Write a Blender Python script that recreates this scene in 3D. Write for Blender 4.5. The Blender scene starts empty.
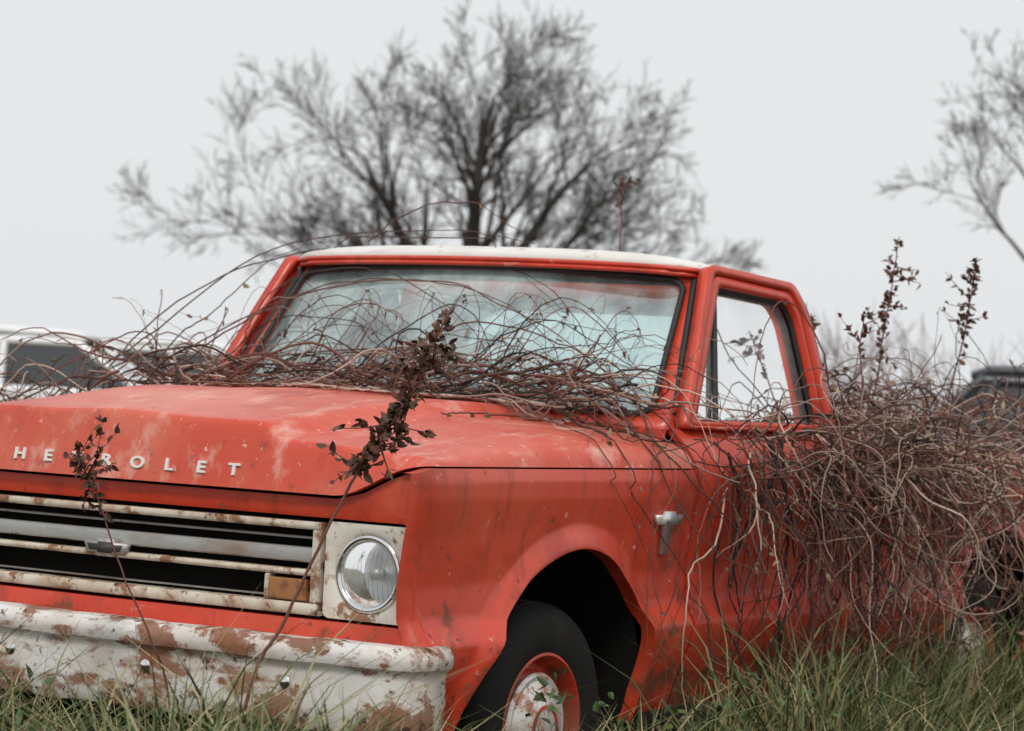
import bpy, numpy as np, math, random
from mathutils import Vector, Matrix
random.seed(7); rng=np.random.default_rng(11)
S=bpy.context.scene; COL=S.collection

# ------------------------------------------------------------------ materials
def mat(name,base,rough=.5,metal=0,layers=(),bump=None,coat=0,island=None,spec=.5,coatr=.15):
    m=bpy.data.materials.new(name);m.use_nodes=True;nt=m.node_tree;N=nt.nodes;L=nt.links
    b=N['Principled BSDF'];b.inputs['Roughness'].default_value=rough;b.inputs['Metallic'].default_value=metal
    b.inputs['Coat Weight'].default_value=coat;b.inputs['Coat Roughness'].default_value=coatr
    b.inputs['Specular IOR Level'].default_value=spec
    tc=N.new('ShaderNodeTexCoord')
    rgb=N.new('ShaderNodeRGB');rgb.outputs[0].default_value=(*base,1);cur=rgb.outputs[0]
    if island:
        g=N.new('ShaderNodeNewGeometry');r=N.new('ShaderNodeValToRGB');L.new(g.outputs['Random Per Island'],r.inputs[0])
        el=r.color_ramp.elements
        while len(el)<len(island):el.new(.5)
        for i,c in enumerate(island):el[i].position=i/(len(island)-1);el[i].color=(*c,1)
        cur=r.outputs[0]
    rcur=None
    for ly in layers:
        c,sc,lo,hi=ly[:4];op=ly[4] if len(ly)>4 else 1;st=ly[5] if len(ly)>5 else (1,1,1);zr=ly[6] if len(ly)>6 else None;ro=ly[7] if len(ly)>7 else None
        mp=N.new('ShaderNodeMapping');mp.inputs['Scale'].default_value=st;mp.inputs['Location'].default_value=(sc*.37,sc*.11,lo*7)
        L.new(tc.outputs['Object'],mp.inputs[0])
        n=N.new('ShaderNodeTexNoise');n.inputs['Scale'].default_value=sc;n.inputs['Detail'].default_value=7;n.inputs['Roughness'].default_value=.62
        L.new(mp.outputs[0],n.inputs['Vector'])
        val=n.outputs['Fac']
        if zr:
            sx=N.new('ShaderNodeSeparateXYZ');L.new(tc.outputs['Object'],sx.inputs[0])
            mz=N.new('ShaderNodeMapRange');mz.inputs[1].default_value=zr[0];mz.inputs[2].default_value=zr[1];mz.inputs[3].default_value=zr[2];mz.inputs[4].default_value=0
            L.new(sx.outputs['Z'],mz.inputs[0]);ad=N.new('ShaderNodeMath');L.new(val,ad.inputs[0]);L.new(mz.outputs[0],ad.inputs[1]);val=ad.outputs[0]
        mr=N.new('ShaderNodeMapRange');mr.inputs[1].default_value=lo;mr.inputs[2].default_value=hi;mr.inputs[4].default_value=op
        L.new(val,mr.inputs[0])
        mx=N.new('ShaderNodeMix');mx.data_type='RGBA';L.new(mr.outputs[0],mx.inputs[0]);L.new(cur,mx.inputs[6]);mx.inputs[7].default_value=(*c,1)
        cur=mx.outputs[2]
        if ro is not None:
            mm=N.new('ShaderNodeMix');mm.data_type='FLOAT';L.new(mr.outputs[0],mm.inputs[0])
            if rcur is None: mm.inputs[2].default_value=rough
            else: L.new(rcur,mm.inputs[2])
            mm.inputs[3].default_value=ro;rcur=mm.outputs[0]
            if metal>0:
                im=N.new('ShaderNodeMapRange');im.inputs[3].default_value=metal;im.inputs[4].default_value=0;L.new(mr.outputs[0],im.inputs[0]);L.new(im.outputs[0],b.inputs['Metallic'])
    L.new(cur,b.inputs['Base Color'])
    if rcur is not None:L.new(rcur,b.inputs['Roughness'])
    if bump:
        n=N.new('ShaderNodeTexNoise');n.inputs['Scale'].default_value=bump[0];n.inputs['Detail'].default_value=8;L.new(tc.outputs['Object'],n.inputs['Vector'])
        bp=N.new('ShaderNodeBump');bp.inputs['Strength'].default_value=bump[1];bp.inputs['Distance'].default_value=bump[2];L.new(n.outputs['Fac'],bp.inputs['Height']);L.new(bp.outputs[0],b.inputs['Normal'])
    return m
RUST=(.17,.055,.022);DRUST=(.06,.025,.015)
RED=(.60,.043,.015)
m_red=mat('faded_red_paint',RED,.40,layers=[((.65,.095,.045),1.6,.42,.72,.7),((.70,.22,.13),5,.57,.79,.55,(1,1,1),None,.6),((.30,.024,.012),3,.53,.72,.8),
   ((.80,.52,.42),26,.65,.73,.6,(1,.35,1),None,.7),((.18,.025,.013),12,.56,.72,.75,(1,1,.18)),
   ((.13,.055,.03),5,.58,.76,.7,(1,1,.5),(.3,.75,.14),.8),
   (RUST,9,.64,.73,.9,(1,1,1),(.35,.75,.17),.85),(DRUST,34,.67,.74,.85,(1,1,1),(.4,1.3,.06),.9)],bump=(3,.17,.011),coat=.25,coatr=.16)
m_hood=mat('sun_bleached_red_paint',(.62,.070,.032),.45,layers=[((.70,.20,.125),2.2,.40,.66,.8),((.80,.48,.39),7,.54,.70,.75,(.5,1.4,1),None,.7),((.38,.03,.015),3,.55,.72,.75),((.24,.035,.018),20,.60,.72,.7),((.84,.68,.60),34,.63,.70,.65),(DRUST,50,.68,.75,.8)],bump=(3,.12,.01),coat=.12)
m_white=mat('chalky_white_paint',(.78,.76,.72),.55,layers=[((.5,.45,.38),3,.5,.75,.5),(RUST,11,.62,.72,.8)])
m_bump=mat('rusted_white_bumper',(.78,.76,.73),.40,layers=[((.56,.46,.37),4,.44,.66,.6),((.26,.10,.045),6,.57,.61,.9,(1,1,1),(.385,.46,.12),.9),((.22,.08,.03),7,.645,.68,.9,(1,.6,1),None,.9),((.26,.10,.045),11,.53,.60,.9,(1,.4,1),(.575,.60,-.0),.9),
   ((.24,.09,.04),30,.60,.66,.9,(1,.5,1),None,.9),(DRUST,30,.60,.66,.9,(1,1,1),(.38,.45,.09),.95)],bump=(60,.3,.004))
m_cream=mat('rust_stained_trim',(.66,.60,.50),.42,layers=[((.42,.27,.16),9,.43,.62,.75),((.24,.09,.035),14,.53,.61,.9,(1,1,1),None,.9),(DRUST,30,.59,.67,.9,(1,1,1),None,.9)])
m_bez=mat('lamp_bezel_enamel',(.74,.70,.62),.4,layers=[((.5,.38,.27),9,.48,.66,.6),((.24,.09,.035),12,.56,.62,.9,(1,1,1),(.66,.74,.09),.9),(DRUST,30,.62,.68,.9,(1,1,1),None,.9)])
m_alum=mat('dull_aluminium',(.54,.54,.53),.34,metal=.6,layers=[((.33,.22,.15),10,.50,.66,.8,(1,.3,1),None,.7),(RUST,24,.60,.68,.85,(1,1,1),None,.9)])
m_chrome=mat('chrome',(.75,.75,.75),.15,metal=1,layers=[((.3,.2,.15),25,.6,.7,.6,(1,1,1),None,.7)])
m_badge=mat('badge_metal',(.72,.72,.71),.3,metal=.35,layers=[((.2,.12,.08),40,.56,.66,.7)])
m_refl=mat('lamp_reflector',(.72,.73,.74),.38,metal=1)
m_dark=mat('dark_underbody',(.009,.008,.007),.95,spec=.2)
m_rub=mat('rubber_seal',(.02,.02,.02),.6)
m_tire=mat('tire_rubber',(.013,.012,.011),.8,layers=[((.04,.033,.025),6,.55,.7,.5)],bump=(50,.3,.003),spec=.25)
m_amber=mat('amber_lens',(.36,.16,.06),.35,layers=[(RUST,20,.46,.60,.85)])
m_seat=mat('worn_seat_vinyl',(.05,.045,.04),.6,layers=[((.15,.13,.1),5,.5,.65,.7)])
m_hub=mat('rusty_hubcap',(.70,.66,.62),.35,metal=.4,layers=[((.4,.16,.08),16,.50,.6,.85,(1,1,1),None,.8),(DRUST,40,.58,.66,.9,(1,1,1),None,.9)])
def glass(name,tint,haze,hazecol,rough=.03,ior=1.75):
    m=bpy.data.materials.new(name);m.use_nodes=True;nt=m.node_tree;N=nt.nodes;L=nt.links;N.clear()
    o=N.new('ShaderNodeOutputMaterial');t=N.new('ShaderNodeBsdfTransparent');t.inputs[0].default_value=(*tint,1)
    g=N.new('ShaderNodeBsdfGlossy');g.inputs[0].default_value=(1,1,1,1);g.inputs['Roughness'].default_value=rough
    f=N.new('ShaderNodeFresnel');f.inputs[0].default_value=ior
    a=N.new('ShaderNodeMixShader');L.new(f.outputs[0],a.inputs[0]);L.new(t.outputs[0],a.inputs[1]);L.new(g.outputs[0],a.inputs[2])
    d=N.new('ShaderNodeBsdfDiffuse');d.inputs[0].default_value=(*hazecol,1)
    tc=N.new('ShaderNodeTexCoord');n=N.new('ShaderNodeTexNoise');n.inputs['Scale'].default_value=4;n.inputs['Detail'].default_value=9;n.inputs['Roughness'].default_value=.65;L.new(tc.outputs['Object'],n.inputs['Vector'])
    mr=N.new('ShaderNodeMapRange');mr.inputs[1].default_value=.35;mr.inputs[2].default_value=.65;mr.inputs[3].default_value=haze*.3;mr.inputs[4].default_value=haze*1.7;L.new(n.outputs['Fac'],mr.inputs[0])
    b=N.new('ShaderNodeMixShader');L.new(mr.outputs[0],b.inputs[0]);L.new(a.outputs[0],b.inputs[1]);L.new(d.outputs[0],b.inputs[2]);L.new(b.outputs[0],o.inputs[0])
    return m
m_ws=glass('sky_haze_windshield',(.70,.92,.91),.34,(.66,.85,.84),.03,2.8)  # diffuse teal haze paints in the pale sky reflection
m_gl=glass('side_glass',(.86,.92,.92),.14,(.7,.75,.75),.02)
m_lens=glass('headlight_lens',(.92,.94,.94),.30,(.85,.86,.86),.08)
m_cg=mat('car_window',(.05,.055,.06),.08)

# ------------------------------------------------------------------ mesh helpers
def add(name,me,parent=None,m=None,ang=38):
    o=bpy.data.objects.new(name,me);COL.objects.link(o)
    if m is not None:me.materials.append(m)
    me.polygons.foreach_set('use_smooth',[True]*len(me.polygons))
    if ang:me.set_sharp_from_angle(angle=math.radians(ang))
    if parent:o.parent=parent
    return o
def mk(name,v,f,parent=None,m=None,ang=38,thick=0,off=-1):
    me=bpy.data.meshes.new(name);me.from_pydata([tuple(map(float,p)) for p in v],[],f);me.update()
    o=add(name,me,parent,m,ang)
    if thick:
        s=o.modifiers.new('s','SOLIDIFY');s.thickness=thick;s.offset=off
    return o
def grid(name,P,parent=None,m=None,closeu=False,flip=False,ang=38,thick=0,off=-1):
    P=np.asarray(P,float);n,k=P.shape[:2];f=[]
    for i in range(n if closeu else n-1):
        for j in range(k-1):
            q=(i*k+j,((i+1)%n)*k+j,((i+1)%n)*k+j+1,i*k+j+1);f.append(q[::-1] if flip else q)
    return mk(name,P.reshape(-1,3),f,parent,m,ang,thick,off)
def revolve(name,prof,c,ax,parent,m,n=56,ang=38):
    P=[]
    for i in range(n):
        t=2*math.pi*i/n
        for r,h in prof:
            if ax=='Y':P.append((c[0]+r*math.cos(t),c[1]+h,c[2]+r*math.sin(t)))
            else:P.append((c[0]+h,c[1]+r*math.cos(t),c[2]+r*math.sin(t)))
    return grid(name,np.array(P).reshape(n,len(prof),3),parent,m,closeu=True,ang=ang)
def box(name,a,b,parent,m,bev=.006):
    x0,y0,z0=a;x1,y1,z1=b
    v=[(x,y,z) for x in(x0,x1) for y in (y0,y1) for z in (z0,z1)]
    f=[(0,1,3,2),(4,6,7,5),(0,4,5,1),(2,3,7,6),(0,2,6,4),(1,5,7,3)]
    o=mk(name,v,f,parent,m,ang=60)
    if bev:
        q=o.modifiers.new('b','BEVEL');q.width=bev;q.segments=3
    return o
def sm(t):
    t=np.clip(t,0,1);return t*t*(3-2*t)
def tubes(name,spl,mats,parent=None,res=1,depth=1.0):
    cu=bpy.data.curves.new(name,'CURVE');cu.dimensions='3D';cu.bevel_depth=depth;cu.bevel_resolution=res;cu.use_fill_caps=False
    for m in mats:cu.materials.append(m)
    for pts,rad,mi in spl:
        s=cu.splines.new('POLY');n=len(pts);s.points.add(n-1)
        a=np.ones((n,4));a[:,:3]=pts;s.points.foreach_set('co',a.ravel())
        s.points.foreach_set('radius',np.broadcast_to(np.asarray(rad,float),(n,)).copy())
        s.material_index=mi;s.use_smooth=True
    o=bpy.data.objects.new(name,cu);COL.objects.link(o)
    if parent:o.parent=parent
    return o
def catmull(P,k=6):
    P=np.asarray(P,float);Q=np.vstack([2*P[0]-P[1],P,2*P[-1]-P[-2]]);out=[]
    for i in range(1,len(Q)-2):
        for t in np.linspace(0,1,k,endpoint=False):
            out.append(.5*((2*Q[i])+(-Q[i-1]+Q[i+1])*t+(2*Q[i-1]-5*Q[i]+4*Q[i+1]-Q[i+2])*t*t+(-Q[i-1]+3*Q[i]-3*Q[i+1]+Q[i+2])*t**3))
    out.append(Q[-2]);return np.array(out)
def empty(name,loc=(0,0,0),rot=0):
    o=bpy.data.objects.new(name,None);COL.objects.link(o);o.location=loc;o.rotation_euler=(0,0,rot);return o

# ------------------------------------------------------------------ TRUCK
T=empty('pickup_truck')
zt=[.30,.34,.42,.50,.56,.60,.63,.66,.75,.88,.97,1.02,1.055,1.09,1.12,1.15,1.17,1.2]
yt=[.90,.93,.950,.980,1.0,1.006,.988,.970,.965,.980,.995,.996,.986,.965,.942,.912,.888,.872]
zz=np.linspace(.30,1.2,451);yy=np.interp(zz,zt,yt);kk=np.exp(-np.linspace(-2,2,9)**2);kk/=kk.sum()
yy[4:-4]=np.convolve(yy,kk,'valid')
def Y(z):return np.interp(z,zz,yy)
ARCH=catmull([(.58,.30),(.545,.40),(.51,.49),(.46,.565),(.38,.655),(.24,.765),(.09,.822),(-.05,.83),(-.19,.79),(-.31,.70),(-.375,.60),(-.405,.50),(-.415,.40),(-.418,.30)],6)
def arch_z(x,cx=0.):
    a=ARCH[::-1];return np.where((x-cx>-.418)&(x-cx<.575),np.interp(x-cx,a[:,0],a[:,1]),.34)
def flare(x,z,cx):
    d=np.sqrt(((np.stack([x-cx,z],-1)[...,None,:]-ARCH)**2).sum(-1)).min(-1)
    return .026*sm(1-d/.075)
def side_panel(name,xs,ztop,cx,m,front=False,zbmin=.34):
    for s in(1,-1):
        rows=[]
        for x in xs:
            zb=float(arch_z(np.array(x),cx)) if cx is not None else zbmin
            z=zb+(ztop-zb)*np.linspace(0,1,64)
            y=Y(z)+(flare(np.full_like(z,x),z,cx) if cx is not None else 0)
            rows.append(np.stack([np.full_like(z,x),y,z],1))
        if front:
            r=.045;x0=xs[-1]
            for th in np.linspace(0,math.pi/2,9)[1:]:
                top=1.05-.015*sm(th/(math.pi/2));z=.40+(top-.40)*np.linspace(0,1,64)
                rows.append(np.stack([x0+r*math.sin(th)+z*0,Y(z)-r+r*math.cos(th),z],1))
            l=rows[-1].copy();l[:,1]=np.minimum(l[:,1],.945);rows.append(l)
        P=np.array(rows);P=np.pad(P,((1,1),(1,1),(0,0)),mode='edge')
        P[0,:,1]-=.03;P[:,0,1]-=.045;P[:,-1,1]-=.03
        if front:P[-1,:,0]-=.05
        else:P[-1,:,1]-=.03
        P[...,1]*=s
        grid(name,P,T,m,flip=(s<0),ang=50)
a=ARCH[:,0]
xs=np.unique(np.round(np.concatenate([np.linspace(-.658,-.42,10),a[(a>-.419)&(a<.57)],np.linspace(.575,.746,8)]),4))
side_panel('front_fender',xs,1.05,0.,m_red,front=True)
side_panel('door_panel',np.linspace(-1.60,-.676,30),1.168,None,m_red)
side_panel('cab_corner_panel',np.linspace(-1.79,-1.614,10),1.168,None,m_red)
cx2=-3.13
xs=np.unique(np.round(np.concatenate([np.linspace(-4.0,-3.55,12),cx2+a[(a>-.419)&(a<.57)],np.linspace(cx2+.58,-1.83,16)]),4))
side_panel('bed_side',xs,1.10,cx2,m_red)
for s in(1,-1):
    box('bed_rail',(-4.0,s*.885 if s>0 else -.962,1.095),(-1.83,.962 if s>0 else -.885,1.118),T,m_red,.01)
box('tailgate',(-4.02,-.9,.55),(-3.98,.9,1.1),T,m_red,.01)
box('bed_front_wall',(-1.87,-.9,.55),(-1.84,.9,1.1),T,m_red,.01)
box('bed_floor',(-3.98,-.9,.60),(-1.88,.9,.63),T,m_seat,.0)
for c in(0.,cx2):
    for s in(1,-1):
        P=np.array([[(c+p[0],s*y,p[1]+.002) for p in ARCH] for y in(.965,.48)])
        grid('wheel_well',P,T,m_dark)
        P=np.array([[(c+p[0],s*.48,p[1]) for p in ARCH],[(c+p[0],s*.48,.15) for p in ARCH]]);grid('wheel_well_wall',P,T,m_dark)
box('engine_bay_light_block',(-.62,-.46,.35),(.70,.46,1.0),T,m_dark,0)  # added dark box, keeps light from showing through under the hood
box('underhood_light_block',(-.60,-.90,.88),(.70,.90,.93),T,m_dark,0)  # added dark slab, blocks light at the hood and fender gap
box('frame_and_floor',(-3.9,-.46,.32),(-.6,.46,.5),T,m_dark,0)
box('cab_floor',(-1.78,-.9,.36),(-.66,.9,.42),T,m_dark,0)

# hood
def xf(y):
    ay=np.abs(y);r=.11;e=np.clip(ay-(.986-r),0,r)
    return .834-.024*ay-.016*ay**2-(r-np.sqrt(np.maximum(r*r-e*e,0)))*.85
def hood_top(x,y):
    ay=np.abs(y)
    z=1.165+.012*(1-(ay/.98)**2)+.044*(1-sm((ay-.47)/.075))+.010*np.maximum(0,1-ay/.22)
    return z-.068*sm((x-.0)/.82)-.010*sm((-x-.1)/.6)
def hood_zs(x,y):
    ay=np.abs(y)
    return .965+.090*np.maximum(sm((ay-.72)/.26),sm((ay-.9)/.08)*sm((.62-x)/.2))
def hoodz(x,y):
    ay=np.abs(y);ds=np.clip(.986-ay,0,1);df=np.clip(xf(y)-x,0,3)
    F=np.interp(ds,[0,.008,.022,.045,.08,.13,.22,.36],[0,.22,.42,.60,.74,.85,.94,1])
    G=np.interp(df,[0,.012,.026,.036,.044,.06,.10,.2],[0,.34,.70,.90,.945,.965,.985,1])
    zs=hood_zs(x,y)
    return zs+(hood_top(x,y)-zs)*F*G
aa=np.unique(np.concatenate([np.linspace(0,.86,60),1-np.array([0,.004,.008,.014,.022,.032,.045,.06,.08,.1,.125])]));aa=np.concatenate([-aa[::-1],aa[1:]])
dd=np.array([0,.003,.006,.010,.014,.018,.022,.026,.030,.034,.038,.044,.052,.062,.08,.10,.13,.17,.22]);
P=[]
for u in aa:
    y=u*.986;X=float(xf(y));xsr=np.concatenate([X-dd,np.linspace(X-.28,-.645,30)])
    z=hoodz(xsr,np.full_like(xsr,y))
    row=np.stack([xsr,np.full_like(xsr,y),z],1)
    lip=row[0].copy();lip[0]-=.03;row=np.vstack([lip,row]);P.append(row)
P=np.array(P);L0=P[0].copy();L0[:,1]+=.03;R0=P[-1].copy();R0[:,1]-=.03
grid('hood',np.concatenate([[L0],P,[R0]]),T,m_hood,ang=32,flip=True)
ys=np.linspace(-.885,.885,40)
grid('cowl',[[(x,y,1.163+.02*(1-(y/.9)**2)+k) for y in ys] for x,k in((-.64,-.03),(-.652,0),(-.72,.005),(-.9,.01))],T,m_red)
def rrect(y0,y1,z0,z1,r,n=8,ns=24):
    pts=[]
    for (cy,cz,a0) in((y1-r,z1-r,0),(y0+r,z1-r,90),(y0+r,z0+r,180),(y1-r,z0+r,270)):
        for i in range(n):
            t=math.radians(a0+90*i/(n-1));pts.append((cy+r*math.cos(t),cz+r*math.sin(t)))
    out=[]
    for c in range(4):
        out+=pts[c*n:(c+1)*n];p=np.array(pts[(c+1)*n-1]);q=np.array(pts[((c+1)*n)%(4*n)])
        out+=[tuple(p+(q-p)*i/ns) for i in range(1,ns)]
    return np.array(out)
def XF(y):return .802-.018*np.abs(y)-.012*np.abs(y)**2
def ring(name,I,O,fx,m,flange=.05,parent=T,lip=.004):
    def pt(p,dx):return (fx(p[0])+dx,p[0],p[1])
    P=np.array([[pt(O[i],-lip*2),pt(O[i],0),pt(I[i]*.25+O[i]*.75,0),pt(I[i]*.8+O[i]*.2,0),pt(I[i],-lip),pt(I[i],-flange)] for i in range(len(I))])
    return grid(name,P,parent,m,closeu=True,ang=50)
O=rrect(-.962,.962,.50,.957,.004)
for p in O:
    if p[1]>.94:p[1]=float(hood_zs(.8,p[0]))-.009
ring('grille_surround',rrect(-.950,.950,.642,.905,.035),O,XF,m_red,.07)
grid('grille_shade_sheet',[[(XF(y)-.085,y,z) for y in np.linspace(-.95,.95,20)] for z in(.5,.96)],T,m_dark)  # added near-black sheet, stands in for shade behind the grille slots
def bar(name,y0,y1,z0,z1,dx,depth,m):
    n=max(6,int(abs(y1-y0)/.05));P=[]
    b=min(.004,(z1-z0)*.3)
    prof=[(-depth,z0),(-b,z0),(0,z0+b),(0.001,(z0+z1)/2),(0,z1-b),(-b,z1),(-depth,z1)]
    for y in np.linspace(y0,y1,n):P.append([(XF(y)+dx+p,y,z) for p,z in prof])
    P=np.array(P);c0=P[0].mean(0);c1=P[-1].mean(0)
    P=np.concatenate([[np.tile(c0,(len(prof),1))],P,[np.tile(c1,(len(prof),1))]])
    return grid(name,P,T,m,ang=40)
bar('grille_frame_top',-.675,.675,.872,.892,.0,.05,m_cream)
bar('grille_frame_bottom',-.675,.675,.652,.682,.0,.05,m_cream)
for s in(1,-1):
    bar('grille_frame_end',min(s*.650,s*.675),max(s*.650,s*.675),.6825,.8715,-.001,.05,m_cream)
bar('grille_bar_upper',-.648,.648,.846,.852,-.026,.02,m_alum)
bar('grille_bar_middle',-.648,.648,.786,.824,-.014,.03,m_alum)
bar('grille_bar_accent',-.648,.648,.752,.768,-.002,.04,m_cream)
bar('grille_bar_lower',-.648,.648,.690,.694,-.04,.02,m_alum)
for s in(1,-1):
    bar('parking_lamp',min(s*.52,s*.635),max(s*.52,s*.635),.686,.742,-.004,.03,m_amber)
    bar('parking_lamp_frame',min(s*.506,s*.518),max(s*.506,s*.518),.685,.750,-.002,.03,m_cream)
bt=[(-.075,.014),(-.028,.014),(-.028,.024),(.028,.024),(.028,.014),(.075,.014),(.062,-.014),(.028,-.014),(.028,-.024),(-.028,-.024),(-.028,-.014),(-.062,-.014)]
v=[(XF(0)+.014,p[0]-.01,.777+p[1]) for p in bt];mk('grille_badge',v,[tuple(range(12))],T,m_alum,thick=-.02)
v=[(XF(0)+.020,p[0]*.8-.01,.777+p[1]*.62) for p in bt];mk('grille_badge_inlay',v,[tuple(range(12))],T,m_seat,thick=-.010)
for s in(1,-1):
    cy,cz=s*.816,.770
    I=[];O=rrect(cy-.130,cy+.130,.650,.897,.02,n=8,ns=8)
    for p in O:
        t=math.atan2(p[1]-cz,p[0]-cy);I.append((cy+.101*math.cos(t),cz+.101*math.sin(t)))
    I=np.array(I);ring('headlight_bezel',I,O,lambda y:XF(y)-.008,m_bez,.03,lip=.006)
    X0=XF(cy)-.018
    tt=np.linspace(0,2*math.pi,15)
    revolve('headlight_ring',[(.093+.009*math.cos(t),.008*math.sin(t)) for t in tt],(X0+.004,cy,cz),'X',T,m_chrome)
    revolve('headlight_reflector',[(.091,-.002),(.080,-.022),(.06,-.036),(.035,-.043),(.012,-.046),(.0001,-.046)],(X0,cy,cz),'X',T,m_refl)
    revolve('headlight_bulb_cap',[(.016,-.04),(.016,-.02),(.010,-.014),(.0001,-.012)],(X0,cy,cz),'X',T,m_alum,n=24)
    revolve('headlight_lens',[(.0001,.022),(.03,.0205),(.055,.016),(.075,.009),(.089,.001)],(X0,cy,cz),'X',T,m_lens)
    rb=[]
    for k in range(-6,7):
        yk=k*.0125;h=math.sqrt(max(.083**2-yk**2,0))
        rb.append((np.array([(X0+.0235-2.9*(yk*yk+zk*zk)-.0008,cy+yk,cz+zk) for zk in np.linspace(-h,h,13)]),.0012,0))
    tubes('headlight_lens_ribs',rb,[m_lens],T)
for i,ch in enumerate('CHEVROLET'):
    cu=bpy.data.curves.new('t','FONT');cu.body=ch;cu.size=.043;cu.extrude=.004;cu.align_x='CENTER';cu.offset=.0012
    to=bpy.data.objects.new('t',cu);COL.objects.link(to);bpy.context.view_layer.update()
    me=bpy.data.meshes.new_from_object(to.evaluated_get(bpy.context.evaluated_depsgraph_get()));bpy.data.objects.remove(to)
    y=(i-4)*.105-.012
    M=Matrix.Translation((float(xf(np.array(y)))-.0045,y,.998))@Matrix.Rotation(math.radians(-11),4,'Y')@Matrix.Rotation(math.radians(90),4,'Z')@Matrix.Rotation(math.radians(90),4,'X')@Matrix.Diagonal((1.4,1,1,1))
    me.transform(M);add('hood_letter',me,T,m_white,30)
# bumper
prof=[(-.13,.580),(-.11,.594),(-.03,.602),(-.006,.598),(.006,.586),(.010,.568),(.004,.552),(-.008,.545),(-.014,.535),(-.016,.52),(-.012,.46),(-.014,.40),(-.022,.382),(-.05,.374)]
path=[]
for y in np.linspace(0,.90,28):path.append((.93-.05*(y/.9)**2.2,y))
for t in np.linspace(0,1,12)[1:]:
    th=t*math.pi*.47;path.append((.88-.13*(1-math.cos(th)),.90+.118*math.sin(th)))
path.append((.69,1.025));path=np.array(path);full=np.vstack([path[::-1]*[1,-1],path[1:]])
tan=np.gradient(full,axis=0);nr=np.stack([tan[:,1],-tan[:,0]],1);nr/=np.linalg.norm(nr,axis=1)[:,None]
P=[]
for i in range(len(full)):
    w_=.002*math.sin(full[i,1]*17)+.0015*math.sin(full[i,1]*41+1)
    P.append([(full[i,0]+nr[i,0]*(p+w_),full[i,1]+nr[i,1]*p,z+w_*.8) for p,z in prof])
grid('front_bumper',P,T,m_bump,ang=35,thick=.006)
for s in(1,-1):
    for y in(.24,.66):
        i=int(np.argmin(abs(full[:,1]-s*y)));c=(full[i,0]-.012,full[i,1],.49)
        revolve('bumper_bolt',[(.018,0),(.017,.006),(.012,.010),(.0001,.012)],c,'X',T,m_chrome,n=20)
for (wx,s) in((.045,1),(.045,-1),(cx2+.045,1),(cx2+.045,-1)):
    c=(wx,s*.825,.334);q=.94
    pr=[(.215,.085),(.225,.098),(.25,.106),(.29,.108),(.325,.102),(.348,.090),(.360,.074),(.3655,.06),(.357,.056),(.357,.050),(.367,.046),(.368,.022),(.359,.019),(.359,.013),(.369,.010),(.369,-.010),(.359,-.013),(.359,-.019),(.368,-.022),(.367,-.046),(.357,-.05),(.36,-.074),(.33,-.1),(.25,-.1),(.215,-.085)]
    revolve('tire',[(r*q,s*h) for r,h in pr],c,'Y',T,m_tire,n=80,ang=30)
    revolve('wheel_rim',[(r*q,s*h) for r,h in[(.218,.090),(.222,.098),(.214,.100),(.206,.092),(.200,.06),(.185,.045),(.17,.046),(.155,.062),(.14,.066),(.1,.066),(.0001,.066)]],c,'Y',T,m_red,n=64)
    revolve('hubcap',[(r*1.1,s*h) for r,h in[(.136,.064),(.138,.074),(.130,.082),(.118,.080),(.112,.084),(.10,.094),(.085,.100),(.075,.101),(.070,.106),(.04,.110),(.0001,.111)]],c,'Y',T,m_hub,n=64)
    revolve('hubcap_emblem_ring',[(r*1.1,s*h) for r,h in[(.060,.1085),(.059,.1115),(.052,.1125),(.051,.110)]],c,'Y',T,m_red,n=48)
    revolve('axle_drum',[(.15,s*-.02),(.15,s*-.12),(.03,s*-.12),(.03,s*-.5)],c,'Y',T,m_dark,n=24)
def wmap(u,v):
    y=u*(.835-.075*v);x=-.575-.385*v-(.155-.06*v)*u*u;z=1.185+.487*v-(.012+.02*v)*u*u;return (x,y,z)
def poly_ring(I,O,f,name,m,thick=.03,off=-1,k=3):
    P=[[f(*(O[i]*(1-t)+I[i]*t)) for t in np.linspace(0,1,k)] for i in range(len(I))]
    return grid(name,P,T,m,closeu=True,thick=thick,off=off,ang=45)
I=rrect(-.955,.955,.05,.945,.07,n=8,ns=20);O=rrect(-1.035,1.035,-.06,1.03,.02,n=8,ns=20)
poly_ring(I,O,wmap,'windshield_frame',m_red,.03,0)
g=[[wmap(u*.965,.03+.93*v) for v in np.linspace(0,1,14)] for u in np.linspace(-1,1,30)];grid('windshield',g,T,m_ws)
gp=[np.array(wmap(*p))+[.018,0,.008] for p in I];gp.append(gp[0]);tubes('windshield_gasket',[(gp,.010,0)],[m_rub],T,res=2)
def smap(s,off=0):
    def f(x,z):
        t=(z-1.165)/(1.66-1.165);return (x,s*(.885-.095*t-.012*t*t+off),z)
    return f
def corner_poly(C,ns=10,r=.05,nr=5):
    C=[np.array(c[:2],float) for c in C];R=[];n=len(C)
    for i in range(n):
        p,q,w=C[i-1],C[i],C[(i+1)%n];a=q+(p-q)/np.linalg.norm(p-q)*r;b=q+(w-q)/np.linalg.norm(w-q)*r
        R.append([(1-t)**2*a+2*t*(1-t)*q+t*t*b for t in np.linspace(0,1,nr)])
    out=[]
    for i in range(n):
        out+=R[i];a=R[i][-1];b=R[(i+1)%n][0];out+=[a+(b-a)*t for t in np.linspace(0,1,ns+1)[1:-1]]
    return np.array(out)
OUT=corner_poly([(-.700,1.166),(-1.012,1.672),(-1.60,1.648),(-1.68,1.56),(-1.77,1.166)],r=.035)
MID=corner_poly([(-.730,1.172),(-1.030,1.648),(-1.575,1.624),(-1.635,1.55),(-1.705,1.172)],r=.035)
MI2=corner_poly([(-.737,1.172),(-1.036,1.641),(-1.570,1.617),(-1.628,1.546),(-1.698,1.172)],r=.035)
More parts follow.
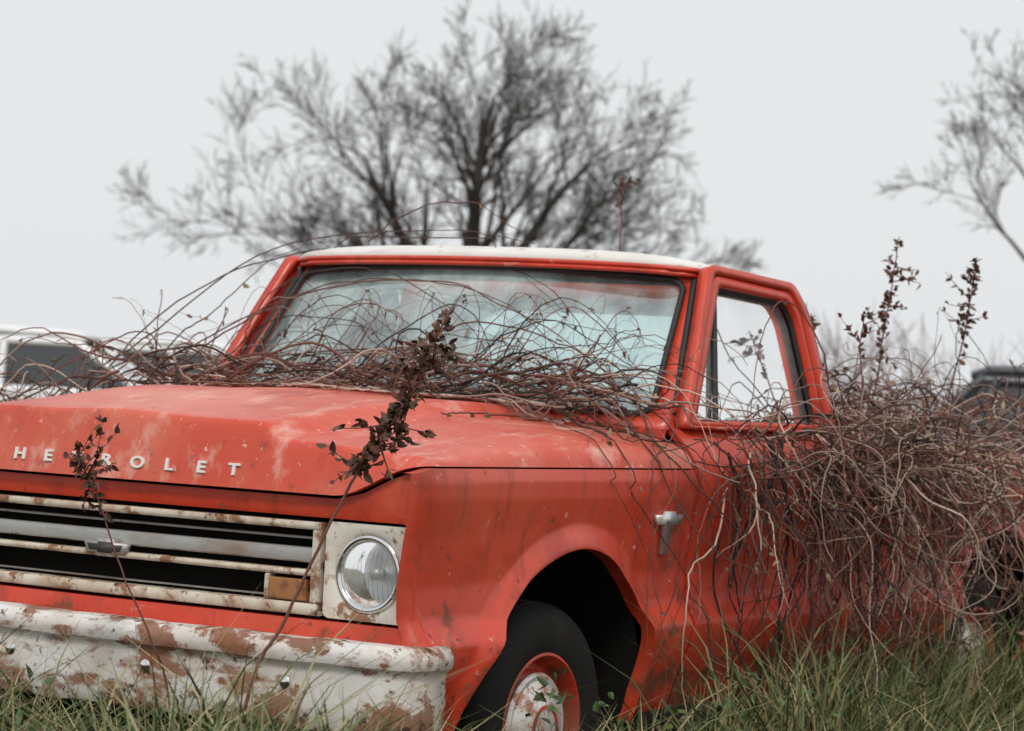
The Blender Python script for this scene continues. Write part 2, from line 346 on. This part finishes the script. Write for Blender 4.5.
INN=corner_poly([(-.785,1.192),(-1.060,1.610),(-1.550,1.590),(-1.600,1.535),(-1.665,1.192)],r=.03)
for s in(1,-1):
    poly_ring(MID,OUT,smap(s),'cab_pillar_frame',m_red,.04,-s if s>0 else 1)
    poly_ring(INN,MI2,smap(s,.004),'door_window_frame',m_red,.03,-1 if s>0 else 1)
    f=smap(s,-.012);n=len(INN);cc=INN.mean(0)
    V=[f(*p) for p in INN]+[f(*cc)];mk('door_glass',V,[(i,(i+1)%n,n) for i in range(n)],T,m_gl)
    q=smap(s,.004);pp=[q(*p) for p in INN];pp.append(pp[0])
    tubes('door_glass_seal',[(pp,.008,0)],[m_rub],T,res=2)
    q=smap(s,-.03);mp_=[q(*p) for p in (MID+MI2)/2];mp_.append(mp_[0]);tubes('door_seal',[(mp_,.012,0)],[m_rub],T)
    tubes('vent_window_bar',[([smap(s,.0)(-.975,1.195),smap(s,.0)(-1.085,1.606)],.010,0)],[m_rub],T,res=2)
    box('belt_moulding',(-1.68,s*.895-.006,1.166),(-.75,s*.895+.006,1.186),T,m_red,.004)
P=[]
rx0,rx1,ry=-1.625,-.955,.795
for u in np.linspace(-1,1,41):
    row=[]
    for v in np.linspace(-1,1,31):
        au,av=abs(u),abs(v);k=1-.045*(au**6)*(av**6)*2
        y=u*ry*k;x=(rx0+rx1)/2+v*(rx1-rx0)/2*k+.055*(1-u*u)*(1 if v>0 else 0)*v
        e=(1-au**5)*(1-av**7)
        z=1.682+.046*e**.6-.012*u*u-.030*(1-v)/2
        row.append((x,y,z))
    P.append(row)
grid('roof_panel',P,T,m_white,flip=True,thick=.02,ang=60)
edge=[np.array(P[0][j]) for j in range(31)]+[np.array(P[i][30]) for i in range(1,41)]+[np.array(P[40][j]) for j in range(29,-1,-1)]
edge=[e+np.array([0,0,-.008]) for e in edge]
tubes('drip_rail',[(edge,.008,0)],[m_red],T,res=2)
edge2=[e+np.array([0,0,-.015])-np.array([0,np.sign(e[1])*.012*(abs(e[1])>.7),0]) for e in edge];tubes('roof_header_seam',[(edge2,.008,0)],[m_red],T,res=2)
def bmap(y,z):
    t=(z-1.165)/.5;return (-1.775+.09*t+.05*max(0,t-.8),y*(1.0-.11*t),z)
I=rrect(-.62,.62,1.26,1.54,.06);O=rrect(-.875,.875,1.0,1.65,.03)
poly_ring(I,O,bmap,'cab_back',m_red,.03,0)
grid('rear_window',[[bmap(y,z) for z in(1.25,1.55)] for y in(-.63,.63)],T,m_gl)
box('cab_back_lower',(-1.80,-.88,.45),(-1.78,.88,1.02),T,m_red,0)
box('bench_seat',(-1.70,-.78,.6),(-1.25,.78,.82),T,m_seat,.05)
box('seat_back',(-1.74,-.78,.8),(-1.62,.78,1.24),T,m_seat,.05)
box('dashboard',(-1.02,-.84,.95),(-.80,.84,1.155),T,m_seat,.03)
st=[(0.19*math.cos(t),0.19*math.sin(t)) for t in np.linspace(0,2*math.pi,33)]
tubes('steering_wheel',[([(-1.20+.35*b,.38+a_,1.16+.8*b) for a_,b in st],.012,0),([(-1.20,.19,1.16),(-1.20,.57,1.16)],.010,0),([(-1.20,.38,1.16),(-.95,.38,1.0)],.018,0)],[m_rub],T,res=2)
tubes('door_handle',[(catmull([(-1.575,.985,1.005),(-1.56,1.015,1.008),(-1.50,1.022,1.01),(-1.43,1.015,1.008),(-1.42,.985,1.005)]),.009,0)],[m_chrome],T,res=3)
bt2=[(x*1.25,z) for x,z in[(-.062,.014),(-.024,.014),(-.024,.024),(.024,.024),(.024,.014),(.062,.014),(.052,-.014),(.022,-.014),(.018,-.100),(-.018,-.100),(-.022,-.014),(-.052,-.014)]]
mk('fender_badge',[(-.495+p[0],Y(.9+p[1])+.014,.905+p[1]) for p in bt2],[tuple(range(12))],T,m_badge,thick=.012,ang=20)
tubes('wiper',[([(-.70,.1,1.2),(-.66,.45,1.235)],.005,0),([(-.70,-.6,1.2),(-.66,-.25,1.235)],.005,0)],[m_rub],T)

# ------------------------------------------------------------------ parked cars
m_wcar=mat('white_car_paint',(.84,.84,.84),.35,coat=.4);m_dcar=mat('dark_car_paint',(.045,.05,.06),.35,coat=.4)
def car(name,loc,rot,paint,H=1.45,L=4.7,W=1.75):
    E=empty(name,loc,rot);h=H/1.45;l=L/4.7
    prof=[(-2.33,.35),(-2.35,.62),(-2.30,.86),(-2.1,.92),(-1.5,.95),(-.4,.95),(.6,.96),(1.2,.92),(1.9,.84),(2.25,.74),(2.35,.55),(2.32,.33)]
    P=[]
    for y,ins,dz in((-.5,.06,-.0),(-.5,0,0),(-.44,0,.02),(0,0,.035),(.44,0,.02),(.5,0,0),(.5,.06,0)):
        P.append([(x*l*(1-ins*.3),y*W,(z+(dz if .5<z else 0)-(.1*ins if z>.9 else 0))*h) for x,z in prof])
    P=np.array(P);P[0,:,2]=.3;P[-1,:,2]=.3
    grid('body',P,E,paint,ang=50)
    gb=[(-1.75,.94),(-1.25,1.38),(.15,1.38),(.85,.95)]
    def g(x,z,s):t=(z-.94)/.44;return (x*l,s*W*(.47-.09*t),z*h)
    v=[g(x,z,s) for s in(-1,1) for x,z in gb];mk('windows',v,[(0,1,2,3),(7,6,5,4),(0,4,5,1),(1,5,6,2),(2,6,7,3)],E,m_cg)
    R=[]
    for u in np.linspace(-1,1,9):
        R.append([(x*l,u*W*.385,(z+.03*(1-u*u))*h) for x,z in[(-1.32,1.36),(-1.2,1.405),(-.55,1.425),(.0,1.415),(.16,1.385),(.2,1.36)]])
    grid('roof',R,E,paint,thick=.05,ang=60)
    sp=[]
    for s in(-1,1):
        for (xa,za),(xb,zb) in(((-1.75,.94),(-1.25,1.38)),((.85,.95),(.15,1.38)),((-.5,.95),(-.5,1.39)),((-1.35,.95),(-1.15,1.38)),((-1.75,.95),(.85,.95)),((-1.25,1.365),(.15,1.365))):
            sp.append(([g(xa,za,s),g(xb,zb,s)],.042,0))
    tubes('pillars',sp,[paint],E)
    for x in(-1.4,1.4):
        for s in(-1,1):
            revolve('wheel',[(.2,s*.1),(.3,s*.11),(.32,s*.05),(.32,-s*.05),(.2,-s*.1)],(x*l,s*W*.44,.32),'Y',E,m_tire,n=32)
            revolve('rim',[(.2,s*.09),(.0001,s*.07)],(x*l,s*W*.44,.32),'Y',E,m_alum,n=32)
    return E
car('parked_car',(-13.0,-12.2,0),math.radians(122),m_wcar,1.56,4.7)
car('parked_car',(-19.4,-15.4,0),math.radians(122),m_wcar,1.60,4.7)
car('parked_car',(-12.75,-1.6,0),math.radians(112),m_dcar,1.60,4.8)

# ------------------------------------------------------------------ bare trees
m_bark=mat('grey_bark',(.050,.040,.035),.9,layers=[((.10,.085,.07),6,.45,.65,.6)])
def nrm(v):return v/(np.linalg.norm(v)+1e-9)
def tree(name,base,trunk_h,trunk_r,limbs,seed,kk_=(6,7,7,6,4),minr=.0060,bend=(.05,0)):
    R=np.random.default_rng(seed);spl=[]
    def br(p,d,ln,r,lev):
        n=8 if lev<2 else (5 if lev<4 else 3);pts=[p];rad=[r];dirs=[d];q=p;dd_=d
        for i in range(n):
            dd_=nrm(dd_+R.normal(0,.10,3)+np.array([0,0,.03 if lev<4 else .01]))
            q=q+dd_*ln/n;pts.append(q);rad.append(max(minr*.55,r*(1-.78*(i+1)/n)));dirs.append(dd_)
        spl.append((np.array(pts),np.array(rad),0))
        if lev>=5:return
        k=kk_[lev]
        for j in range(k):
            t=R.uniform(.15,1.0)*n if j else n;i=min(int(t),n-1);f=t-i
            pp=pts[i]*(1-f)+pts[i+1]*f;rr_=rad[i]*(1-f)+rad[i+1]*f
            ax=nrm(np.cross(dirs[i],R.normal(0,1,3)));an=math.radians(R.uniform(22,50))
            nd=nrm(dirs[i]*math.cos(an)+ax*math.sin(an)+np.array([0,0,.10]))
            br(pp,nd,ln*R.uniform(.45,.68)*(1.12-.42*t/n),max(minr,rr_*.56),lev+1)
    base=np.array(base,float);top=base+[0,0,trunk_h]
    spl.append((np.array([base,base*.5+top*.5+[bend[0],bend[1],0],top]),np.array([trunk_r*1.25,trunk_r,trunk_r*.85]),0))
    for dvec,ln,r in limbs:
        br(top+np.array([0,0,-R.uniform(0,.5)]),nrm(np.array(dvec,float)),ln,r,1)
    return tubes(name,spl,[m_bark],None,res=0)
rv=np.array([-.527,.85,0]);fv=np.array([-.85,-.527,0]);up=np.array([0,0,1.])
def dr(a,b,c):return rv*a+up*b+fv*c
tree('bare_tree',(-29.0,-18.3,0),2.1,.27,[(dr(-.12,1,0),3.7,.15),(dr(.28,1,.1),4.0,.16),(dr(-.5,1,-.2),3.5,.14),(dr(.72,.95,0),3.5,.14),(dr(-.9,.75,.2),2.9,.10),(dr(1,.66,-.2),3.1,.11),
   (dr(-1,.24,-.1),3.5,.06),(dr(1,.22,.2),3.7,.06)],34)
tree('bare_tree',(-29.8,-8.75,0),3.1,.13,[(dr(-.22,1,0),2.8,.075),(dr(.3,1,.1),2.8,.075),(dr(-.6,.95,.1),2.2,.045),(dr(.9,.7,0),2.2,.045)],8,(6,6,6,5,3))

# ------------------------------------------------------------------ vines
m_v=[mat('vine_brown',(.085,.042,.031),.8),mat('vine_red_brown',(.16,.060,.042),.75),mat('vine_grey',(.30,.21,.17),.85),mat('vine_pale',(.55,.41,.33),.85),mat('vine_dark',(.022,.014,.011),.85)]
def glass_x(y,z):
    v=(z-1.185)/.487;u=y/(.835-.075*v);return -.575-.385*v-(.155-.06*v)*u*u
def push(p,c=.012):
    x,y,z=p
    if -.66<x<.80 and abs(y)<.99:
        hz=float(hoodz(np.array(x),np.array(y)))
        if z<hz+c:
            if abs(y)>.93 and z<1.06:y=math.copysign(float(Y(z))+c+.01,y)
            elif z>.9:z=hz+c
    if -1.70<x<=-.58 and abs(y)<.87 and z<1.72:
        if y>.72 and x<-.8:
            t=(z-1.165)/.5;y=.885-.1*max(t,0)+c+.01
        elif z<1.19 and x>-.8:z=1.2+c
        else:
            gx=glass_x(y,min(max(z,1.19),1.66))
            if x<gx+c:
                if z>1.66:z=1.745
                else:x=gx+c+.01
    if -4.0<x<-.6 and .5<y<1.03 and z<1.16:
        if z<1.1 or y>.9:
            yy_=float(Y(max(z,.32)))+c+.01
            if x>-1.84 or y>.88:y=max(y,yy_)
    if z<.03:z=.03
    return np.array([x,y,z])
def wander(p,d,n,l,curl,grav=0.,pull=None,ceil=9.):
    R=rng;p=np.array(p,float);d=nrm(np.array(d,float));pts=[push(p)];w=R.normal(0,1,3)
    for i in range(n):
        w=nrm(w*.8+R.normal(0,.7,3));d=d+w*curl+np.array([0,0,-grav])
        if p[2]>ceil:d=d+np.array([0,0,-(p[2]-ceil)*3.5])
        if R.random()<.10:d=nrm(d)+R.normal(0,.38,3)
        d=nrm(d)
        if pull is not None:d=nrm(d+np.array(pull(p))*.12)
        p=push(p+d*l);pts.append(p)
    P=np.array(pts);P[1:-1]=(P[:-2]+4*P[1:-1]+P[2:])/6;P=P+R.normal(0,.0016,P.shape)
    return np.array([push(q,.006) for q in P])
def taper(n,r):return r*np.linspace(1.15,.45,n)
VS=[];tips=[]
def addv(P,r,mi):
    VS.append((P,taper(len(P),r),mi));tips.append(P)
U=rng.uniform
for i in range(340):
    y=U(-2.0,.85);x=U(-.64,-.28)+(.14 if y<-.3 else 0)*U(0,1);z=1.215+abs(rng.normal(0,.045))
    if y<-1:z=U(.9,1.15)
    s=rng.choice([-1,1])
    addv(wander((x,y,z),(U(-.3,.3),s,U(-.05,.35)),int(U(12,36)),.036,.24,.055,lambda p:(-.5-p[0],0,1.24-p[2]),1.30 if y>-1 else 1.16),U(.0014,.0046),rng.choice([0,0,1,1,2,2,3,4]))
for i in range(90):
    x=U(-1.4,.2);y=U(-3.0,-1.1)
    addv(wander((x,y,U(.5,1.0)),(U(-1,1),U(-1,1),U(-.1,.5)),int(U(14,30)),.05,.30,.06,lambda p:(0,0,(1.0-p[2])*1.0),1.08),U(.002,.005),rng.choice([0,1,2,4]))
for i in range(120):   # criss-crossing stems over the windshield
    y=U(-.85,.6);dx=rng.choice([-1,1],p=[.35,.65])
    addv(wander((U(-.62,-.42),y,1.23),(U(-.55,-.05),dx*U(.4,1),U(.2,1.0)),int(U(14,32)),.036,.19,.065,lambda p:(-.80-p[0],0,0),1.45),U(.0010,.0026),rng.choice([0,1,1,4,2]))
for P_ in ([(-.45,-1.15,1.2),(-.62,-1.05,1.42),(-.85,-.85,1.62),(-1.0,-.5,1.70),(-.96,0,1.66),(-.85,.35,1.55),(-.7,.6,1.36),(-.55,.8,1.2)],
           [(-.3,-1.2,1.15),(-.55,-1.0,1.40),(-.85,-.75,1.70),(-1.1,-.3,1.79),(-1.2,.05,1.77)],
           [(-.9,-.4,1.72),(-.85,-.2,1.82),(-.9,0,1.86),(-1.0,.12,1.78)],
           [(-.5,-1.0,1.2),(-.62,-.95,1.38),(-.8,-.9,1.5),(-.95,-.82,1.66),(-1.1,-.7,1.74)],
           [(-.45,-.9,1.2),(-.6,-.85,1.36),(-.75,-.6,1.52),(-.85,-.2,1.58),(-.8,.2,1.5),(-.72,.45,1.35),(-.6,.5,1.22)],
           [(-.5,-.9,1.25),(-.6,-.5,1.5),(-.7,0,1.58),(-.65,.4,1.45),(-.62,.75,1.25),(-.5,.95,1.05)],
           [(-.5,-.2,1.25),(-.6,.2,1.45),(-.66,.5,1.40),(-.64,.72,1.3),(-.8,.95,1.2)],
           [(-.5,-.6,1.25),(-.7,-.7,1.45),(-.85,-.62,1.6),(-.9,-.3,1.62),(-.78,.1,1.46),(-.66,.3,1.3)],
           [(-1.7,.95,1.2),(-1.5,.96,1.45),(-1.35,.92,1.6),(-1.15,.93,1.5),(-1.0,.97,1.2),(-.95,1.03,.9),(-.9,1.05,.5)],
           [(-1.75,.98,1.15),(-1.6,.98,1.35),(-1.4,.96,1.38),(-1.2,.98,1.2),(-1.1,1.03,.9)],
           [(-.45,-.7,1.25),(-.6,-.4,1.36),(-.68,.1,1.38),(-.72,.5,1.32),(-.6,.85,1.22),(-.4,1.02,1.0),(-.36,1.05,.7),(-.35,1.06,.3)],
           [(-.5,.3,1.22),(-.3,.6,1.19),(-.12,.85,1.15),(-.1,1.0,1.0),(-.2,1.03,.85),(-.32,1.05,.6),(-.36,1.06,.3)],
           [(-.55,.5,1.2),(-.3,.8,1.18),(-.25,.99,1.0),(-.5,1.02,.8),(-.7,1.04,.6),(-.75,1.06,.3)]):
    P=catmull(P_,8);P=P+np.cumsum(rng.normal(0,.003,P.shape),0);P=np.array([push(p) for p in P]);addv(P,.0027,rng.choice([0,1]))
for P_,r_ in (([(-1.12,1.0,1.14),(-1.08,1.04,1.05),(-.96,1.04,.94),(-.86,1.03,.80),(-.84,1.03,.70)],.010),([(-1.18,1.0,1.15),(-1.14,1.05,1.0),(-1.17,1.05,.8),(-1.12,1.06,.6),(-1.16,1.08,.3)],.008),([(-.84,1.0,1.10),(-.87,1.03,.95),(-.84,1.03,.80),(-.90,1.04,.62)],.006)):
    P=catmull(P_,8);P=P+rng.normal(0,.002,P.shape);addv(P,r_,4)
for i in range(450):
    x=-1.10-abs(rng.normal(0,1.0))-U(0,.5);x=max(x,-4.3);y=U(.8,1.25);z=1.02+abs(rng.normal(0,.10))
    addv(wander((x,y,z),(U(-1,1),U(-.3,1),U(-.5,.6)),int(U(12,36)),.036,.36,.085,lambda p:(0,(1.15-p[1])*.8,0),1.17 if x>-1.7 else 1.27),U(.0015,.0044),rng.choice([0,0,0,1,1,1,2,2,3,3,4]))
for i in range(120):
    x=U(-3.9,-1.75);y=U(-.2,.95)
    addv(wander((x,y,U(1.0,1.25)),(U(-1,1),U(-.6,1),U(0,.6)),int(U(14,32)),.04,.34,.05,lambda p:(0,0,(1.18-p[2])),1.30),U(.0018,.004),rng.choice([0,1,2,4]))
for i in range(34):
    x=U(-3.4,-1.7)
    addv(wander((x,U(.7,1.1),1.2),(U(-1,1),U(-.4,.6),U(.6,1)),int(U(16,28)),.038,.20,.12,None,1.5),U(.0014,.003),rng.choice([0,1,2]))
for i in range(120):
    x=-.80-abs(rng.normal(0,.65));x=max(x,-3.4)
    addv(wander((x,U(1.0,1.12),U(.95,1.2)),(U(-.5,.7),U(.1,.5),U(-.6,.3)),int(U(12,28)),.035,.22,.11,lambda p:(0,(1.08-p[1]),0)),U(.0013,.0034),rng.choice([0,1,1,2,3,4,4]))
for i in range(26):
    x=U(-1.1,-.6)
    addv(wander((x,U(.95,1.05),U(1.0,1.2)),(U(-.6,.6),.3,U(-.8,.2)),int(U(10,24)),.036,.17,.12,lambda p:(0,(1.05-p[1]),0)),U(.0012,.0024),rng.choice([0,1,4]))
for i in range(18):
    x=U(-2.2,-.75)
    addv(wander((x,U(1.05,1.2),0.05),(U(-.3,.3),-.1,1),int(U(18,30)),.045,.12,-.05,lambda p:(0,(1.08-p[1]),0),1.0),U(.002,.007),rng.choice([0,0,4]))
vines=tubes('tangled_vines',VS,m_v,None,res=0)

# ------------------------------------------------------------------ leaves
def leafmesh(name,items,m,parent=None):
    v=[];f=[]
    for c,d,ln,w in items:
        d=nrm(np.array(d));s=nrm(np.cross(d,rng.normal(0,1,3)));n=np.cross(s,d);b=len(v);c=np.array(c);cu=U(-.3,.5)*ln
        v+=[c,c+d*ln*.35+s*w*.5+n*w*.25,c+d*ln*.7+s*w*.38+n*(w*.2-cu*.5),c+d*ln-n*cu,c+d*ln*.7-s*w*.38+n*(w*.2-cu*.5),c+d*ln*.35-s*w*.5+n*w*.25,c+d*ln*.5-n*cu*.25]
        f+=[(b,b+1,b+6),(b+1,b+2,b+6),(b+2,b+3,b+6),(b+3,b+4,b+6),(b+4,b+5,b+6),(b+5,b,b+6)]
    return mk(name,v,f,parent,m,ang=0)
m_leafR=mat('dark_red_leaves',(.1,.03,.02),.6,island=[(.05,.018,.015),(.13,.037,.027),(.05,.04,.015),(.20,.08,.05)])
m_leafB=mat('dry_brown_leaves',(.2,.12,.07),.8,island=[(.10,.05,.03),(.25,.14,.08),(.42,.30,.18),(.07,.09,.03)])
m_leafG=mat('green_weed_leaves',(.05,.1,.03),.6,island=[(.03,.065,.018),(.06,.11,.03),(.09,.15,.04),(.10,.10,.03)])
items=[]
for i in range(1500):
    P=tips[rng.integers(len(tips))];p=P[rng.integers(len(P))];items.append((p,rng.normal(0,1,3)+[0,0,-.4],U(.010,.032),U(.007,.018)))
for i in range(120):
    c=np.array([-2.62,1.38,.46])+rng.normal(0,1,3)*[.06,.05,.15];items.append((c,rng.normal(0,1,3)+[0,0,-1],U(.03,.07),U(.02,.035)))
leafmesh('dry_leaves',items,m_leafB)
def weed(name,path,r,t0,dens,ll,branches=0):
    E=empty(name,tuple(path[0]));P=catmull(path,10)-np.array(path[0])
    P[3:]+=np.cumsum(rng.normal(0,.0015,P[3:].shape),0)
    sp=[(P,taper(len(P),r),0)];it=[]
    n=len(P)
    for k in range(branches):
        i=int(U(t0,.95)*n);d=nrm(P[min(i+1,n-1)]-P[i]+rng.normal(0,.55,3));L_=U(.05,.14);q=np.array([P[i]+d*L_*t+np.array([0,0,.15*L_*t*t]) for t in np.linspace(0,1,5)])
        sp.append((q,taper(5,r*.55),0))
        for j in range(7):it.append((q[rng.integers(1,5)],d+rng.normal(0,.7,3),U(.6,1.2)*ll,U(.35,.7)*ll))
    for k in range(dens):
        i=int(U(t0,1)*(n-1));it.append((P[i]+rng.normal(0,.006,3),rng.normal(0,1,3)+[0,0,.3],U(.6,1.3)*ll,U(.4,.75)*ll))
    tubes('stem',sp,[m_v[1]],E,res=2);leafmesh('leaves',it,m_leafR,E)
    return E
weed('leafy_weed',[(1.33,.80,0.0),(1.29,.85,.49),(1.24,.92,.69),(1.19,1.01,.94),(1.15,1.08,1.09),(1.11,1.15,1.22),(1.06,1.22,1.44)],.0045,.60,190,.030,30)
weed('leafy_weed',[(1.05,.55,0.0),(1.13,.48,.45),(1.17,.45,.59),(1.22,.37,.78),(1.26,.32,.96),(1.30,.26,1.05)],.003,.70,44,.026,10)
weed('leafy_weed',[(-2.6,.6,.9),(-2.62,.66,1.3),(-2.6,.7,1.6),(-2.63,.72,1.88)],.004,.45,70,.028,8)
weed('leafy_weed',[(-2.9,.75,.9),(-2.88,.85,1.3),(-2.84,.93,1.6),(-2.78,.98,1.83)],.004,.50,70,.028,6)
weed('leafy_weed',[(-2.3,-.30,.6),(-2.3,-.25,1.4),(-2.26,-.22,1.85),(-2.34,-.28,2.08)],.004,.80,30,.022,2)
weed('leafy_weed',[(-2.3,.5,.9),(-2.25,.6,1.25),(-2.2,.58,1.45),(-2.25,.55,1.62)],.003,.5,30,.03,8)
weed('leafy_weed',[(-1.75,.95,1.0),(-1.78,1.0,1.3),(-1.75,1.0,1.5),(-1.78,1.02,1.6)],.003,.5,16,.028,4)

# ------------------------------------------------------------------ background brush
m_brush=mat('brush_twigs',(.15,.075,.055),.9)
def brush(name,c,w,h,n,seed,ax=rv):
    R=np.random.default_rng(seed);sp=[]
    for i in range(n):
        b=np.array(c,float)+ax*R.uniform(-w,w)+fv*R.uniform(-1,1)*w*.3;d=nrm(np.array([R.normal(0,.35),R.normal(0,.35),1]));hh=h*R.uniform(.55,1)
        q=[b]
        for k in range(6):d=nrm(d+R.normal(0,.13,3));q.append(q[-1]+d*hh/6)
        sp.append((np.array(q),taper(7,.007),0))
        for k in range(4):
            j=R.integers(2,6);e=nrm(d+R.normal(0,.5,3));sp.append((np.array([q[j],q[j]+e*hh*.12,q[j]+e*hh*.25+[0,0,.03]]),taper(3,.0045),0))
    return tubes(name,sp,[m_brush],None,res=0)
brush('bare_shrub',(-4.6,-8.2,0),.8,2.3,26,1)
brush('bare_shrub',(-22,-6.0,0),3.4,2.45,340,2)
brush('bare_shrub',(-29,-24,0),9,1.7,300,4)

# ------------------------------------------------------------------ ground + grass
m_ground=mat('field_soil',(.09,.075,.045),.95,layers=[((.06,.075,.025),.6,.4,.6,.9),((.16,.13,.07),3,.5,.7,.6)],bump=(4,.6,.05))
mk('ground',[(-500,-500,0),(500,-500,0),(500,500,0),(-500,500,0)],[(0,1,2,3)],None,m_ground,ang=0)
m_grass=mat('grass_blades',(.1,.14,.04),.6,island=[(.035,.060,.016),(.07,.11,.028),(.11,.15,.045),(.18,.19,.07),(.42,.35,.19),(.26,.20,.10),(.05,.08,.022)])
def inside_truck(x,y):return (-4.05<x)&(x<.92)&(np.abs(y)<.93)
BX=[];
def patch(n,x0,x1,y0,y1,h0,h1):
    x=rng.uniform(x0,x1,n);y=rng.uniform(y0,y1,n);k=~inside_truck(x,y);x=x[k];y=y[k]
    cl=.5+.5*np.sin(x*5.1+1.3*np.sin(y*3.7))*np.cos(y*4.3+x);c2=.5+.5*np.sin(x*13.1+2*np.sin(y*9.7))*np.cos(y*11.3-x*4)
    h=(h0+(h1-h0)*rng.beta(1.6,3,len(x)))*(.55+.35*cl+.38*c2);BX.append(np.stack([x,y,h],1))
patch(15000,.9,2.6,-2.2,2.6,.27,.54)
patch(13000,-4.4,1.2,.9,2.2,.22,.54)
patch(3400,1.5,2.7,-.2,1.8,.44,.78)
patch(900,2.8,3.6,.9,2.0,.55,.86)
patch(2000,-2.6,-.5,.95,1.5,.38,.80)
patch(5000,-4.3,.95,-2.2,.93,.15,.35)
patch(9000,-12,6,-12,6,.12,.35)
B=np.concatenate(BX);n=len(B);az=rng.uniform(0,2*math.pi,n);lean=rng.uniform(.05,1.0,n)*B[:,2];w=rng.uniform(.002,.0062,n)
far=(np.abs(B[:,0])>4.5)|(B[:,1]<-2.5);w[far]*=2.5
V=np.zeros((n,7,3));fr=az+rng.uniform(-1.6,1.6,n)+math.pi/2
for i,t in enumerate((0,.4,.75)):
    cxy=lean*t**2;wd=w*(1-.55*t)
    for k_,s in((0,-1),(1,1)):
        V[:,i*2+k_,0]=B[:,0]+np.cos(az)*cxy+np.cos(fr)*wd*s;V[:,i*2+k_,1]=B[:,1]+np.sin(az)*cxy+np.sin(fr)*wd*s;V[:,i*2+k_,2]=B[:,2]*t
V[:,6,0]=B[:,0]+np.cos(az)*lean*1.05;V[:,6,1]=B[:,1]+np.sin(az)*lean*1.05;V[:,6,2]=B[:,2]*.93
idx=np.arange(n)[:,None]*7
F=np.concatenate([(idx+np.array([0,1,3,2])),(idx+np.array([2,3,5,4]))]).tolist()+(idx+np.array([4,5,6])).tolist()
me=bpy.data.meshes.new('grass');me.from_pydata(V.reshape(-1,3).tolist(),[],F);me.update();add('grass',me,None,m_grass,0)
items=[]
for i in range(110):
    if i<60:c=np.array([U(-3.6,.4),U(1.02,1.45),0])
    else:c=np.array([U(1.0,2.2),U(-1.2,1.8),0])
    hh=U(.2,.52)
    for k in range(26):
        t=U(.2,1);items.append((c+[rng.normal(0,.035),rng.normal(0,.035),hh*t],rng.normal(0,1,3)+[0,0,.5],U(.02,.055),U(.011,.024)))
leafmesh('green_weeds',items,m_leafG)

# ------------------------------------------------------------------ light, world, camera
W=bpy.data.worlds.new('World');S.world=W;W.use_nodes=True;nt=W.node_tree;N=nt.nodes;L=nt.links
bg=N['Background'];sky=N.new('ShaderNodeTexSky');sky.sky_type='NISHITA';sky.sun_disc=False;el,azs=math.radians(48),math.radians(60)
sky.sun_elevation=el;sky.sun_rotation=azs;sky.air_density=2;sky.dust_density=4
sc=N.new('ShaderNodeVectorMath');sc.operation='SCALE';sc.inputs['Scale'].default_value=.08;L.new(sky.outputs[0],sc.inputs[0])
mx=N.new('ShaderNodeMix');mx.data_type='RGBA';mx.inputs[0].default_value=.92;L.new(sc.outputs[0],mx.inputs[6]);mx.inputs[7].default_value=(.83,.85,.87,1)
L.new(mx.outputs[2],bg.inputs[0]);bg.inputs[1].default_value=1.0
sl=bpy.data.lights.new('sun','SUN');sl.energy=1.5;sl.angle=math.radians(12);sl.color=(1,.96,.91);so=bpy.data.objects.new('sun',sl);COL.objects.link(so)
sd=Vector((math.sin(azs)*math.cos(el),math.cos(azs)*math.cos(el),math.sin(el)));so.rotation_euler=sd.to_track_quat('Z','Y').to_euler()
cam=bpy.data.cameras.new('camera');co=bpy.data.objects.new('camera',cam);COL.objects.link(co);S.camera=co
yaw,pit,rol=3.6956,.009,.0538
f=Vector((math.cos(pit)*math.cos(yaw),math.cos(pit)*math.sin(yaw),math.sin(pit)));r=f.cross(Vector((0,0,1))).normalized();u=r.cross(f)
r2=math.cos(rol)*r+math.sin(rol)*u;u2=-math.sin(rol)*r+math.cos(rol)*u
M=Matrix((( r2.x,u2.x,-f.x,6.4246),(r2.y,u2.y,-f.y,4.7111),(r2.z,u2.z,-f.z,1.258),(0,0,0,1)));co.matrix_world=M
cam.sensor_width=36;cam.lens=36*2700/1024;cam.clip_end=2000;cam.clip_start=.1
cam.dof.use_dof=True;cam.dof.focus_distance=6.9;cam.dof.aperture_fstop=5.2
S.view_settings.view_transform='Standard';S.view_settings.look='None';S.view_settings.exposure=0
